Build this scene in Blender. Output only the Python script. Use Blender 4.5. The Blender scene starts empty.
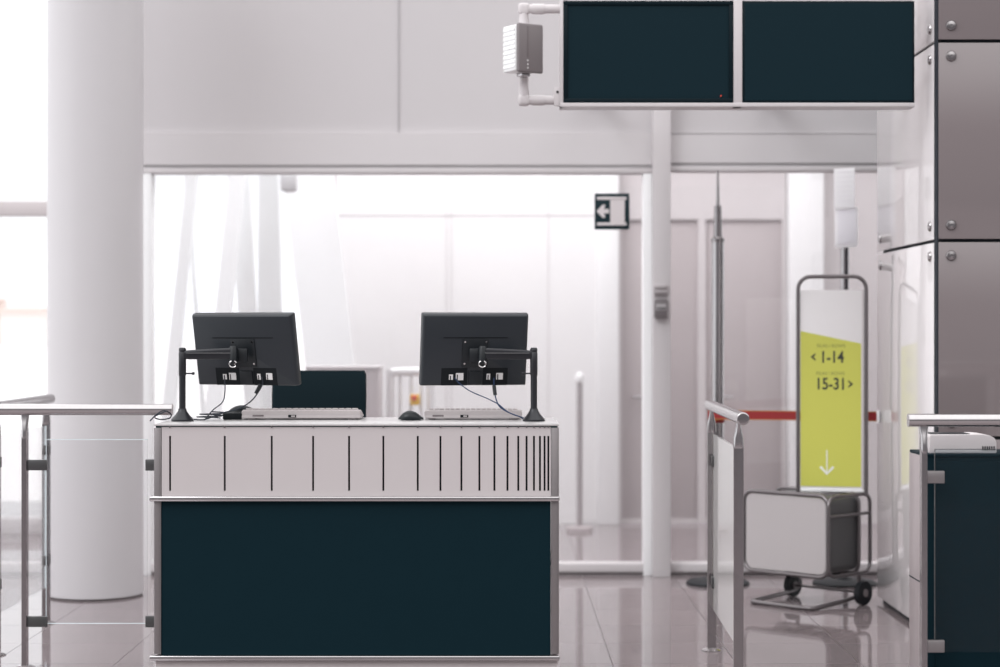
import bpy, bmesh, math, random
from mathutils import Vector, Matrix
random.seed(7)
SC = bpy.context.scene
COL = SC.collection
F = 1900.0            # focal length in pixels of a 1000 x 667 frame
EYE = 1.5
# ------------------------------------------------------------------ camera
cam_d = bpy.data.cameras.new('camera'); cam = bpy.data.objects.new('camera', cam_d); COL.objects.link(cam)
cam.location = (0, 0, EYE); cam.rotation_euler = (math.pi/2, 0, 0)
cam_d.sensor_width = 36; cam_d.lens = 36*F/1000
cam_d.clip_end = 2000
cam_d.dof.use_dof = True; cam_d.dof.focus_distance = 8.15; cam_d.dof.aperture_fstop = 1.5
SC.camera = cam
# ------------------------------------------------------------------ daylight
w = bpy.data.worlds.new('world'); SC.world = w; w.use_nodes = True
nt = w.node_tree; nt.nodes.clear()
out = nt.nodes.new('ShaderNodeOutputWorld'); bg = nt.nodes.new('ShaderNodeBackground')
tc = nt.nodes.new('ShaderNodeTexCoord'); sep = nt.nodes.new('ShaderNodeSeparateXYZ')
nt.links.new(tc.outputs['Generated'], sep.inputs[0])
def rng(sock, a, c):
    r = nt.nodes.new('ShaderNodeMapRange'); r.interpolation_type = 'SMOOTHSTEP'
    r.inputs['From Min'].default_value = a; r.inputs['From Max'].default_value = c; nt.links.new(sock, r.inputs['Value']); return r.outputs[0]
def mixc(f, a, c):
    m = nt.nodes.new('ShaderNodeMix'); m.data_type = 'RGBA'; nt.links.new(f, m.inputs[0])
    for k, v in ((6, a), (7, c)):
        if isinstance(v, tuple): m.inputs[k].default_value = v
        else: nt.links.new(v, m.inputs[k])
    return m.outputs[2]
hz = mixc(rng(sep.outputs['Y'], -.1, .35), (.20, .19, .20, 1), (1.0, 1.02, 1.04, 1))       # hall behind the camera is dim near eye level, daylight ahead
ng = nt.nodes.new('ShaderNodeMath'); ng.operation = 'MULTIPLY'; ng.inputs[1].default_value = -1; nt.links.new(sep.outputs['X'], ng.inputs[0])
lf = mixc(rng(ng.outputs[0], .5, .9), hz, (1.0, 1.02, 1.05, 1))                        # and on the window side
al = mixc(rng(sep.outputs['Z'], .12, .5), lf, (1.48, 1.47, 1.475, 1))
nt.links.new(al, bg.inputs[0])
bg.inputs[1].default_value = 1.0
nt.links.new(bg.outputs[0], out.inputs[0])
sun_d = bpy.data.lights.new('sun', 'SUN'); sun = bpy.data.objects.new('sun', sun_d); COL.objects.link(sun)
sun_d.energy = 0.5; sun_d.angle = math.radians(25); sun_d.color = (0.93, 0.96, 1.0)
sun.rotation_euler = (math.radians(38), math.radians(-42), 0)
vs = SC.view_settings
SC.display_settings.display_device = 'sRGB'
vs.view_transform = 'Standard'; vs.look = 'None'; vs.gamma = 1; vs.use_curve_mapping = False; vs.exposure = 0.50

for i, (lx, ly) in enumerate(((-.6, 13.3), (2.2, 13.3))):           # unseen area lights added to brighten the corridor
    ld = bpy.data.lights.new('corridor_fill_light', 'AREA'); ld.shape = 'RECTANGLE'; ld.size = 2.4; ld.size_y = 1.6; ld.energy = (52, 16)[i]; ld.color = (1, 1, 1)
    lo = bpy.data.objects.new('corridor_fill_light', ld); COL.objects.link(lo); lo.location = (lx, ly, 4.25)

# ------------------------------------------------------------------ materials
def lin(c):
    return tuple(((v/255)/12.92 if v <= 10 else ((v/255+0.055)/1.055)**2.4) for v in c)
MATS = {}
def mat(name, rgb, rough=0.5, metal=0.0, spec=0.5, noise=0.0, nscale=20, coat=0.0, ior=None, emit=None, bump=0.0):
    if name in MATS: return MATS[name]
    if 0 <= rgb[0]-rgb[1] < 16 and rgb[0] > 60: rgb = (rgb[0]-2, rgb[1], min(rgb[2], rgb[1]+(rgb[2]-rgb[1])*.3))
    m = bpy.data.materials.new(name); m.use_nodes = True; t = m.node_tree; b = t.nodes['Principled BSDF']
    c = lin(rgb); b.inputs['Base Color'].default_value = (*c, 1)
    b.inputs['Roughness'].default_value = rough; b.inputs['Metallic'].default_value = metal
    b.inputs['Specular IOR Level'].default_value = spec
    if ior: b.inputs['IOR'].default_value = ior
    if coat: b.inputs['Coat Weight'].default_value = coat; b.inputs['Coat Roughness'].default_value = 0.03
    if emit: b.inputs['Emission Color'].default_value = (*c, 1); b.inputs['Emission Strength'].default_value = emit
    co = t.nodes.new('ShaderNodeTexCoord'); n = t.nodes.new('ShaderNodeTexNoise'); n.inputs['Scale'].default_value = nscale
    n.inputs['Detail'].default_value = 4
    t.links.new(co.outputs['Object'], n.inputs['Vector'])
    r = t.nodes.new('ShaderNodeMapRange'); r.inputs['To Min'].default_value = 1-max(noise, .01); r.inputs['To Max'].default_value = 1+max(noise, .01)
    t.links.new(n.outputs['Fac'], r.inputs['Value'])
    mm = t.nodes.new('ShaderNodeMix'); mm.data_type = 'RGBA'; mm.blend_type = 'MULTIPLY'; mm.inputs[0].default_value = 1
    mm.inputs[6].default_value = (*c, 1); t.links.new(r.outputs[0], mm.inputs[7]); t.links.new(mm.outputs[2], b.inputs['Base Color'])
    if bump:
        bp = t.nodes.new('ShaderNodeBump'); bp.inputs['Strength'].default_value = bump; bp.inputs['Distance'].default_value = 0.002
        t.links.new(n.outputs['Fac'], bp.inputs['Height']); t.links.new(bp.outputs[0], b.inputs['Normal'])
    MATS[name] = m; return m
def glass_mat(name, tint, white=0.0, ior=1.5, wcol=(235, 232, 233)):
    m = bpy.data.materials.new(name); m.use_nodes = True; t = m.node_tree; t.nodes.clear()
    o = t.nodes.new('ShaderNodeOutputMaterial'); tr = t.nodes.new('ShaderNodeBsdfTransparent'); tr.inputs[0].default_value = (*tint, 1)
    gl = t.nodes.new('ShaderNodeBsdfGlossy'); gl.inputs['Roughness'].default_value = 0.02
    fr = t.nodes.new('ShaderNodeFresnel'); ge = t.nodes.new('ShaderNodeNewGeometry'); im = t.nodes.new('ShaderNodeMix'); im.data_type = 'FLOAT'
    im.inputs[2].default_value = ior; im.inputs[3].default_value = 1/ior      # the same pane reflectance on both faces
    t.links.new(ge.outputs['Backfacing'], im.inputs[0]); t.links.new(im.outputs[0], fr.inputs['IOR'])
    mixs = t.nodes.new('ShaderNodeMixShader')
    t.links.new(fr.outputs[0], mixs.inputs[0]); t.links.new(gl.outputs[0], mixs.inputs[2])
    if white:
        d = t.nodes.new('ShaderNodeBsdfDiffuse'); d.inputs[0].default_value = (*lin(wcol), 1)
        tl = t.nodes.new('ShaderNodeBsdfTranslucent'); tl.inputs[0].default_value = (*lin(wcol), 1)
        ad = t.nodes.new('ShaderNodeMixShader'); ad.inputs[0].default_value = .5
        t.links.new(d.outputs[0], ad.inputs[1]); t.links.new(tl.outputs[0], ad.inputs[2])
        m2 = t.nodes.new('ShaderNodeMixShader'); m2.inputs[0].default_value = white
        t.links.new(tr.outputs[0], m2.inputs[1]); t.links.new(ad.outputs[0], m2.inputs[2]); t.links.new(m2.outputs[0], mixs.inputs[1])
    else: t.links.new(tr.outputs[0], mixs.inputs[1])
    t.links.new(mixs.outputs[0], o.inputs[0]); MATS[name] = m; return m

WALL = mat('painted_wall', (200, 194, 199), .6, noise=.015, nscale=2)
WALL2 = mat('painted_band', (208, 202, 206), .5, noise=.01, nscale=3)
WALLR = mat('painted_wall_grey_tone', (196, 187, 190), .6, noise=.015, nscale=2)  # slightly darker grey paint, for the outer window bar
WHITE = mat('white_enamel', (240, 238, 240), .35)
POSTW = mat('post_paint', (204, 197, 201), .45)
BACKW = mat('corridor_white', (234, 231, 232), .6, noise=.01, nscale=1.2)
BACKG = mat('corridor_grey', (176, 165, 168), .5, noise=.04, nscale=3)
BACKG2 = mat('corridor_grey_light', (203, 195, 198), .5, noise=.02, nscale=3)
GAP = mat('dark_joint', (46, 50, 56), .7, spec=.2)
SEAM = mat('grey_seam', (178, 173, 178), .7)
COLM = mat('column_paint', (200, 195, 202), .32, noise=.02, nscale=4)
STEEL = mat('brushed_steel', (186, 181, 184), .13, metal=1.0, noise=.05, nscale=60)
STEELD = mat('polished_steel', (168, 162, 165), .15, metal=1.0, noise=.08, nscale=40)
ALU = mat('aluminium_trim', (138, 131, 134), .38, metal=.75, noise=.05, nscale=50)
CLAMP = mat('clamp_steel', (84, 82, 85), .35, metal=.6, noise=.04, nscale=80)
FASC = mat('fascia_grey', (187, 178, 180), .42, noise=.02, nscale=6)
PLIN = mat('plinth_grey', (190, 180, 182), .5, noise=.02, nscale=6)
TEAL = mat('teal_black_panel', (14, 34, 41), .5, spec=.05, noise=.04, nscale=10)
TEAL2 = mat('teal_black_screen', (20, 38, 45), .3, spec=.08)
TEAL3 = mat('screen_bezel', (12, 26, 32), .4, spec=.1)
BLACKP = mat('black_plastic', (22, 26, 30), .38, spec=.35, noise=.03, nscale=30)
BLACKM = mat('monitor_back_plastic', (36, 40, 45), .3, spec=.4, noise=.04, nscale=50)
DARKREC = mat('recess_black', (14, 18, 22), .6, spec=.2)
ARMM = mat('arm_grey_black', (32, 33, 38), .33, spec=.5, metal=.2)
LABEL = mat('paper_label', (215, 210, 210), .6)
CABLE = mat('black_cable', (24, 30, 42), .4, spec=.4)
CABLEB = mat('blue_black_cable', (20, 48, 84), .4, spec=.5)
BEIGE = mat('beige_plastic', (176, 167, 168), .45, noise=.03, nscale=40)
BEIGED = mat('beige_plastic_dark', (110, 100, 104), .5)
MOUSEM = mat('mouse_black', (8, 16, 21), .3, spec=.35)
LIME = None
REDB = mat('red_belt', (140, 22, 24), .6, noise=.08, nscale=60)
YELE = mat('belt_yellow_edge', (176, 124, 60), .6)
TUBE = mat('sizer_tube', (120, 113, 118), .28, metal=.8)
SIZB = mat('sizer_board', (180, 172, 174), .35, noise=.02, nscale=6)
SIZD = mat('sizer_dark_side', (78, 76, 80), .5, noise=.05, nscale=30)
RUB = mat('rubber', (28, 30, 34), .6, spec=.3, noise=.05, nscale=40)
GREYB = mat('device_grey', (118, 109, 113), .4)
PIPE = mat('bracket_pipe', (200, 192, 196), .4)
CLADF = mat('clad_glass_brown', (124, 113, 116), .09, spec=.55, noise=.05, nscale=.8, coat=.5, ior=1.5)
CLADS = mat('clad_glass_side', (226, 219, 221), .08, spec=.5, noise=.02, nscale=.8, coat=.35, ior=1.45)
PAPER = mat('white_sheet', (246, 245, 246), .5)
YELLOW = mat('yellow_plastic', (240, 190, 30), .4)
RED = mat('red_plastic', (222, 70, 36), .4)
GLASS = glass_mat('clear_glass', (.985, .985, .988))
GLASSP = glass_mat('partition_glass', (.97, .965, .97), white=.06)
GLASSF = glass_mat('sheen_white_glass', (.95, .95, .95), white=.85, wcol=(246, 245, 244))  # white mixed in stands in for the bright window's reflection
GLASSD = glass_mat('smoked_glass', (.9, .93, .94), ior=1.28)
GLASSE = mat('glass_edge', (214, 226, 230), .2, spec=.6)

# floor: polished stone tiles
m = bpy.data.materials.new('polished_stone'); m.use_nodes = True; t = m.node_tree; b = t.nodes['Principled BSDF']
co = t.nodes.new('ShaderNodeTexCoord'); mp = t.nodes.new('ShaderNodeMapping'); TS = .564
mp.inputs['Location'].default_value = (2.31, -(9.2 - 30*TS), 0)
br = t.nodes.new('ShaderNodeTexBrick'); br.offset = 0; br.squash = 1
br.inputs['Color1'].default_value = (*lin((128, 118, 120)), 1); br.inputs['Color2'].default_value = (*lin((134, 123, 125)), 1)
br.inputs['Mortar'].default_value = (*lin((92, 85, 87)), 1)
br.inputs['Scale'].default_value = 1; br.inputs['Mortar Size'].default_value = .003; br.inputs['Mortar Smooth'].default_value = .2
br.inputs['Brick Width'].default_value = TS; br.inputs['Row Height'].default_value = TS
t.links.new(co.outputs['Object'], mp.inputs[0]); t.links.new(mp.outputs[0], br.inputs['Vector'])
n = t.nodes.new('ShaderNodeTexNoise'); n.inputs['Scale'].default_value = 90; n.inputs['Detail'].default_value = 6; t.links.new(co.outputs['Object'], n.inputs['Vector'])
n2 = t.nodes.new('ShaderNodeTexNoise'); n2.inputs['Scale'].default_value = 3; n2.inputs['Detail'].default_value = 5; t.links.new(co.outputs['Object'], n2.inputs['Vector'])
ad = t.nodes.new('ShaderNodeMath'); ad.operation = 'ADD'; t.links.new(n.outputs['Fac'], ad.inputs[0]); t.links.new(n2.outputs['Fac'], ad.inputs[1])
r = t.nodes.new('ShaderNodeMapRange'); r.inputs['From Max'].default_value = 2; r.inputs['To Min'].default_value = .55; r.inputs['To Max'].default_value = 1.45; t.links.new(ad.outputs[0], r.inputs['Value'])
mm = t.nodes.new('ShaderNodeMix'); mm.data_type = 'RGBA'; mm.blend_type = 'MULTIPLY'; mm.inputs[0].default_value = 1
t.links.new(br.outputs['Color'], mm.inputs[6]); t.links.new(r.outputs[0], mm.inputs[7]); t.links.new(mm.outputs[2], b.inputs['Base Color'])
b.inputs['IOR'].default_value = 1.6
rr_ = t.nodes.new('ShaderNodeMapRange'); rr_.inputs['To Min'].default_value = .04; rr_.inputs['To Max'].default_value = .35; t.links.new(br.outputs['Fac'], rr_.inputs['Value']); t.links.new(rr_.outputs[0], b.inputs['Roughness'])
rs_ = t.nodes.new('ShaderNodeMapRange'); rs_.inputs['To Min'].default_value = .5; rs_.inputs['To Max'].default_value = .22; t.links.new(br.outputs['Fac'], rs_.inputs['Value']); t.links.new(rs_.outputs[0], b.inputs['Specular IOR Level'])
MATS['floor'] = m; FLOORM = m
# lime sheet
m = mat('lime_sheet', (203, 202, 92), .45, noise=.03, nscale=5); LIME = m

# ------------------------------------------------------------------ geometry helpers
class MB:
    def __init__(self): self.bm = bmesh.new(); self.mats = []
    def mi(self, m):
        if m not in self.mats: self.mats.append(m)
        return self.mats.index(m)
    def merge(self, other, m, M=None, smooth=False):
        k = self.mi(m)
        if M is not None: bmesh.ops.transform(other, matrix=M, verts=other.verts)
        vm = {}
        for v in other.verts: vm[v] = self.bm.verts.new(v.co)
        for f in other.faces:
            try: nf = self.bm.faces.new([vm[v] for v in f.verts])
            except ValueError: continue
            nf.material_index = k; nf.smooth = smooth
        other.free(); return self
    def box(self, c, s, m, bev=0.0, R=None, seg=2):
        b = bmesh.new(); bmesh.ops.create_cube(b, size=1)
        bmesh.ops.scale(b, vec=Vector(s), verts=b.verts)
        if bev > 0: bmesh.ops.bevel(b, geom=b.edges[:], offset=min(bev, min(s)*.48), segments=seg, affect='EDGES', profile=.5)
        M = Matrix.Translation(Vector(c)) @ (R.to_4x4() if R is not None else Matrix.Identity(4))
        return self.merge(b, m, M)
    def bb(self, x0, x1, y0, y1, z0, z1, m, bev=0.0):
        return self.box(((x0+x1)/2, (y0+y1)/2, (z0+z1)/2), (abs(x1-x0), abs(y1-y0), abs(z1-z0)), m, bev)
    def cyl(self, p, q, r, m, r2=None, n=24, cap=True):
        p, q = Vector(p), Vector(q); d = q-p; b = bmesh.new()
        bmesh.ops.create_cone(b, cap_ends=cap, segments=n, radius1=r, radius2=r if r2 is None else r2, depth=d.length)
        M = Matrix.Translation((p+q)/2) @ d.to_track_quat('Z', 'Y').to_matrix().to_4x4()
        self.merge(b, m, M); 
        return self
    def lathe(self, c, prof, m, n=28, R=None):
        b = bmesh.new(); rings = []
        for (r, z) in prof:
            rings.append([b.verts.new((max(r, 1e-5)*math.cos(2*math.pi*i/n), max(r, 1e-5)*math.sin(2*math.pi*i/n), z)) for i in range(n)])
        for a, c2 in zip(rings, rings[1:]):
            for i in range(n): b.faces.new((a[i], a[(i+1) % n], c2[(i+1) % n], c2[i]))
        b.faces.new(rings[0][::-1]); b.faces.new(rings[-1])
        M = Matrix.Translation(Vector(c)) @ (R.to_4x4() if R is not None else Matrix.Identity(4))
        return self.merge(b, m, M, smooth=True)
    def tube(self, pts, r, m, n=12, closed=False):
        pts = [Vector(p) for p in pts]; b = bmesh.new(); rings = []; N = len(pts); up = None
        for i, p in enumerate(pts):
            if closed: d = (pts[(i+1) % N]-pts[i-1]).normalized()
            else: d = (pts[min(i+1, N-1)]-pts[max(i-1, 0)]).normalized()
            if up is None: up = Vector((0, 0, 1)) if abs(d.z) < .9 else Vector((1, 0, 0))
            s = d.cross(up).normalized(); u = s.cross(d).normalized(); up = u
            rings.append([b.verts.new(p + r*(math.cos(2*math.pi*k/n)*s + math.sin(2*math.pi*k/n)*u)) for k in range(n)])
        prs = list(zip(rings, rings[1:]))
        for a, c in prs:
            for k in range(n): b.faces.new((a[k], a[(k+1) % n], c[(k+1) % n], c[k]))
        if closed:
            a, c = rings[-1], rings[0]
            off = min(range(n), key=lambda o: (a[0].co-c[o].co).length)
            for k in range(n): b.faces.new((a[k], a[(k+1) % n], c[(k+1+off) % n], c[(k+off) % n]))
        else: b.faces.new(rings[0][::-1]); b.faces.new(rings[-1])
        return self.merge(b, m, None, smooth=True)
    def prism(self, poly, h, m, M=None, bev=0):       # polygon in local XY extruded along Z by h
        b = bmesh.new(); a = [b.verts.new((x, y, 0)) for x, y in poly]; c = [b.verts.new((x, y, h)) for x, y in poly]
        b.faces.new(a[::-1]); b.faces.new(c)
        for i in range(len(a)): b.faces.new((a[i], a[(i+1) % len(a)], c[(i+1) % len(a)], c[i]))
        if bev: bmesh.ops.bevel(b, geom=[e for e in b.edges], offset=bev, segments=2, affect='EDGES')
        return self.merge(b, m, M)
    def loft(self, rings, m, smooth=True):
        b = bmesh.new(); R = [[b.verts.new(p) for p in r] for r in rings]; n = len(R[0])
        for a, c in zip(R, R[1:]):
            for k in range(n): b.faces.new((a[k], a[(k+1) % n], c[(k+1) % n], c[k]))
        b.faces.new(R[0][::-1]); b.faces.new(R[-1]); return self.merge(b, m, None, smooth=smooth)
    def build(self, name, parent=None, kind=None, label=None, M=None):
        bmesh.ops.recalc_face_normals(self.bm, faces=self.bm.faces)
        me = bpy.data.meshes.new(name); self.bm.to_mesh(me); self.bm.free()
        for m in self.mats: me.materials.append(m)
        o = bpy.data.objects.new(name, me); COL.objects.link(o)
        if M is not None: o.matrix_basis = M
        if parent is not None: o.parent = parent
        if kind: o['kind'] = kind
        if label: o['label'] = label
        for p in me.polygons:
            pass
        return o
def thing(name, label, cat, loc=(0, 0, 0), rz=0, group=None):
    o = bpy.data.objects.new(name, None); COL.objects.link(o); o.empty_display_size = .1
    o.location = loc; o.rotation_euler = (0, 0, rz); o['label'] = label; o['category'] = cat
    if group: o['group'] = group
    return o
def tag(o, label, cat, group=None):
    o['label'] = label; o['category'] = cat
    if group: o['group'] = group
    return o
def dup(root, loc=None, rz=None, label=None, group=None):
    r = root.copy(); COL.objects.link(r)
    if loc is not None: r.location = loc
    if rz is not None: r.rotation_euler = (0, 0, rz)
    if label: r['label'] = label
    if group: r['group'] = group
    for ch in list(root.children):
        c = ch.copy(); COL.objects.link(c); c.parent = r
        for g in list(ch.children):
            d = g.copy(); COL.objects.link(d); d.parent = c
    return r
def smooth_path(pts, k=6):                             # Catmull-Rom
    P = [Vector(p) for p in pts]; P = [2*P[0]-P[1]] + P + [2*P[-1]-P[-2]]; o = []
    for i in range(1, len(P)-2):
        for j in range(k):
            t_ = j/k; a, b_, c, d = P[i-1], P[i], P[i+1], P[i+2]
            o.append(.5*((2*b_) + (c-a)*t_ + (2*a-5*b_+4*c-d)*t_**2 + (-a+3*b_-3*c+d)*t_**3))
    o.append(P[-2]); return o
def rrect(w, h, r, n=6):                               # rounded rectangle outline, centred
    o = []
    for cx, cy, a0 in ((w/2-r, h/2-r, 0), (-w/2+r, h/2-r, 90), (-w/2+r, -h/2+r, 180), (w/2-r, -h/2+r, 270)):
        for i in range(n+1):
            a = math.radians(a0+90*i/n); o.append((cx+r*math.cos(a), cy+r*math.sin(a)))
    return o
def text(body, size, m, parent, M, name='lettering', extrude=.0006, bold=0.0, align='LEFT', sx=1):
    cu = bpy.data.curves.new(name, 'FONT'); cu.body = body; cu.size = size; cu.extrude = extrude; cu.offset = bold; cu.align_x = align
    tmp = bpy.data.objects.new(name, cu); COL.objects.link(tmp)
    dg = bpy.context.evaluated_depsgraph_get(); me = bpy.data.meshes.new_from_object(tmp.evaluated_get(dg))
    bpy.data.objects.remove(tmp)
    me.transform(Matrix.Diagonal((sx, 1, 1, 1)))
    me.materials.clear(); me.materials.append(m)
    o = bpy.data.objects.new(name, me); COL.objects.link(o); o.parent = parent; o.matrix_basis = M; return o
UPR = Matrix.Rotation(math.pi/2, 4, 'X')               # local XY -> world XZ, facing the camera
def X(px, Y): return (px-500)*Y/F
def Z(py, Y): return EYE-(py-333.5)*Y/F

# ------------------------------------------------------------------ the setting
b = MB(); b.bb(-9, 9, -2, 17, -.12, 0, FLOORM)
o = b.build('floor', kind='structure')
PY = 11.78                                             # the glazed partition
b = MB(); b.bb(-2.215, 3.6, PY+.02, PY+.2, Z(133, PY), 4.3, WALL)
b.bb(X(398, PY), X(399, PY), PY+.012, PY+.03, Z(133, PY), 4.3, SEAM)
b.build('wall_upper', kind='structure')
b = MB(); b.bb(-2.215, X(652, PY), PY-.01, PY+.2, Z(165, PY), Z(133, PY), WALL2)
b.build('trim_1', kind='structure')
b = MB(); b.bb(X(669, PY), 3.6, PY-.01, PY+.2, Z(163, PY), Z(134.5, PY), WALL2)
b.bb(X(669, PY), 3.6, PY+.03, PY+.19, Z(134.5, PY), Z(132, PY), SEAM)
b.build('trim_2', kind='structure')
b = MB(); b.bb(X(652, PY), X(669.5, PY), PY-.09, PY+.2, 0, 4.3, POSTW, .004)
b.build('trim_3', kind='structure')
def glazed(name, x0, x1, zt, zl, left):
    b = MB(); s = .055; t_ = .034
    b.bb(x0, x1, PY, PY+.12, zt-.004, zl+.0, SEAM)
    b.bb(x0, x1, PY-.015, PY+.12, zt-t_, zt-.004, POSTW, .004)
    if left: b.bb(x0, x0+s, PY-.012, PY+.12, .0, zt-t_, WHITE, .004)
    b.bb(x1-s, x1, PY-.012, PY+.12, .0, zt-t_, WHITE, .004)
    xl = x0+s if left else x0
    b.bb(xl, x1-s, PY-.012, PY+.12, .022, .075, POSTW, .004)
    b.bb(xl, x1-s, PY+.0, PY+.1, .0, .022, ALU)
    w_ = b.build(name, kind='structure')
    g = MB(); g.bb(xl, x1-s, PY+.05, PY+.058, .075, zt-t_, GLASSP); g.build('glass_pane', w_)
    return w_
glazed('window_1', -2.215, X(652, PY), Z(168, PY), Z(165, PY), True)
glazed('window_2', X(669.5, PY), 3.55, Z(166, PY), Z(163, PY), False)
# corridor behind the partition
BY = 15.0
b = MB(); b.bb(X(322, BY), X(600, BY), BY, BY+.15, 0, 4.3, BACKW)
for px in (446, 451, 548):
    b.bb(X(px, BY), X(px+.8, BY), BY-.004, BY+.02, 0, 4.3, POSTW)
b.bb(X(322, BY), X(600, BY), BY-.004, BY+.02, Z(216, BY), Z(214.5, BY), POSTW)
b.bb(X(600, BY), X(786, BY), BY, BY+.15, 2.4, 4.3, BACKG2)
b.bb(X(820, BY), 4.4, BY, BY+.15, 0, 4.3, BACKG2)
b.build('wall_back', kind='structure')
for i, (a, c, dpt) in enumerate(((597, 618, .12), (787, 821, .14))):
    b = MB(); b.bb(X(a, BY), X(c, BY), BY-dpt, BY+.1, 0, 4.3, WHITE, .01)
    b.build('trim_%d' % (4+i), kind='structure')
def door(name, px0, px1):
    x0, x1 = X(px0, BY), X(px1, BY)
    b = MB(); b.bb(x0, x1, BY+.03, BY+.1, 0, 2.4, BACKG, .004)
    b.bb(x0, x0+.03, BY, BY+.12, 0, 2.4, BACKG2); b.bb(x1-.03, x1, BY, BY+.12, 0, 2.4, BACKG2)
    b.bb(x0+.03, x1-.03, BY+.02, BY+.1, 0, .035, BACKG2)
    d = b.build(name, kind='structure')
    h = MB(); h.tube([(x0+.12, BY+.03, 1.0), (x0+.12, BY-.03, 1.0), (x0+.24, BY-.03, 1.0)], .012, STEEL); h.build('door_handle', d)
door('door_1', 618, 702); door('door_2', 702, 786)
# outer window wall on the left of the corridor
WY = 14.2
x0, x1 = -8.0, X(322, BY)
b = MB()
b.bb(x0, x1, WY, WY+.12, 0, .12, POSTW, .004)
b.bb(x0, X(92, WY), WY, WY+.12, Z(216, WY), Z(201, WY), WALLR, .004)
for xm in (-7.95, -6.1, -4.25, X(92, WY), X(330, WY)):
    b.bb(xm-.04, xm+.04, WY+.0, WY+.14, 0, 4.6, POSTW, .004)
wf = b.build('window_3', kind='structure')
g = MB(); g.bb(x0, x1, WY+.05, WY+.06, .12, 4.6, GLASS); g.build('glass_pane', wf)
# ground and far hills outside
GR = mat('apron_concrete', (226, 222, 222), .8, noise=.06, nscale=.05)
b = MB(); b.bb(-260, 120, 17.2, 520, -.9, -.6, GR); b.build('apron', kind='structure')
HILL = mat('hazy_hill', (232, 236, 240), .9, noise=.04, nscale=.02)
b = MB(); rows = []
N = 40
for j, (yy, hh) in enumerate(((500, 0), (540, 1), (600, .0))):
    rows.append([(-360+12*i, yy, -.6 + (14+9*math.sin(i*.35)+4*math.sin(i*1.1+1))*hh) for i in range(N)])
bb_ = bmesh.new(); V = [[bb_.verts.new(p) for p in r_] for r_ in rows]
for a, c in zip(V, V[1:]):
    for i in range(N-1): bb_.faces.new((a[i], a[i+1], c[i+1], c[i]))
b.merge(bb_, HILL, None, True); b.build('hills', kind='structure')
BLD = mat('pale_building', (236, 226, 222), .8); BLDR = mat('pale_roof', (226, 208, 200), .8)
for i, (px, wd, hh) in enumerate(((-34, 20, 7), (28, 14, 5.5))):
    xx = X(px, 300)
    e = thing('terminal_building', ('pale low hall with tan roof outside the window, at the left edge',
        'smaller pale hall with tan roof seen through the window, nearest the round column')[i], 'building', (xx, 300, -.6))
    b = MB(); b.bb(-wd/4, wd/4, -5, 5, 0, hh, BLD); b.build('wall', e)
    b = MB(); b.bb(-wd/4-.5, wd/4+.5, -5.5, 5.5, hh, hh+.9, BLDR); b.build('roof', e)

# ------------------------------------------------------------------ round column
CX, CY, CR = X(95.5, 10.9), 10.9, .271
b = MB(); b.lathe((CX, CY, 0), [(CR, .012), (CR, 4.3)], COLM, 96)
o = b.build('round_column'); tag(o, 'thick round pale column rising from the floor left of the desk', 'column')
b = MB(); b.lathe((0, 0, 0), [(CR-.008, 0), (CR-.002, .012), (CR-.012, .013)], mat('base_ring_dark', (96, 88, 90), .8), 64); s = b.build('base_joint', o)  # thin darker ring at the column foot
s.location = (CX, CY, 0)

# ------------------------------------------------------------------ clad pillar on the right
KX, KY = 2.115, 9.215
K = thing('clad_pillar', 'square pillar faced in bolted brown glass panels at the right edge', 'pillar', (KX, KY, 0))
b = MB(); b.bb(.03, 1.6, .03, 1.42, 0, 4.4, GAP); b.build('core', K)
b = MB(); b.bb(.003, .011, .003, .054, 0.01, 4.36, GAP); b.build('corner_joint', K)
zj = [0.02, Z(438, KY), Z(240.5, KY), Z(41, KY), Z(-158, KY), 4.35]
g_ = .008
for i in range(5):
    z0, z1 = zj[i]+g_, zj[i+1]-g_
    b = MB(); b.bb(.012, 1.6, .0, .018, z0, z1, CLADF, .002); b.build('front_panel', K)
    if i == 0: z1 = zj[2]-g_
    if i == 1: continue
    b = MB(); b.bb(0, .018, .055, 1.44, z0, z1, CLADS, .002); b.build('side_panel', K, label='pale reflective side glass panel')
def bolt(p, axis):
    b = MB(); R = Matrix.Rotation(math.pi/2, 3, 'X') if axis == 'y' else Matrix.Rotation(-math.pi/2, 3, 'Y')
    b.lathe(p, [(.026, 0), (.026, .004), (.021, .011), (.007, .013), (.006, .009)], STEELD, 24, R)
    b.build('bolt', K)
for i in range(1, 5):
    for dz in (-.073, .075):
        if i == 4: continue
        bolt((X(951, KY)-KX, 0, zj[i]+dz), 'y'); (bolt((0, .12, zj[i]+dz), 'x'), bolt((0, 1.34, zj[i]+dz), 'x')) if i > 1 else None
        bolt((.92, 0, zj[i]+dz), 'y')

# ------------------------------------------------------------------ check-in desk
DY = 8.1; S = F/DY
def dx(px): return (px-500)/S
def dz(py): return EYE-(py-333.5)/S
XL, XR = dx(154), dx(559)
TOPZ = dz(424)
D = thing('service_desk', 'long grey airport desk with slotted fascia and dark front panel', 'desk', ((XL+XR)/2, DY, 0))
ox = -(XL+XR)/2; DM = Matrix.Translation((ox, -DY, 0))
DEP = .65
b = MB(); b.bb(XL, XR, DY-.006, DY+DEP, TOPZ-.008, TOPZ, mat('desk_top_laminate', (176, 171, 172), .25, noise=.01), .002); b.build('desktop', D, M=DM)
b = MB(); b.bb(XL+.006, XR-.006, DY+.006, DY+DEP-.01, TOPZ-.016, TOPZ-.008, mat('glass_edge_green', (30, 62, 62), .2), 0); b.build('glass_edge', D, M=DM)
slots = [169.9, 224.6, 271.6, 313, 349, 383.3, 417.7, 440.4, 461.4, 479.4, 494.4, 507.5, 518.3, 526.6, 534, 540, 544.6, 548.4]
sw = .0042
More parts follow.
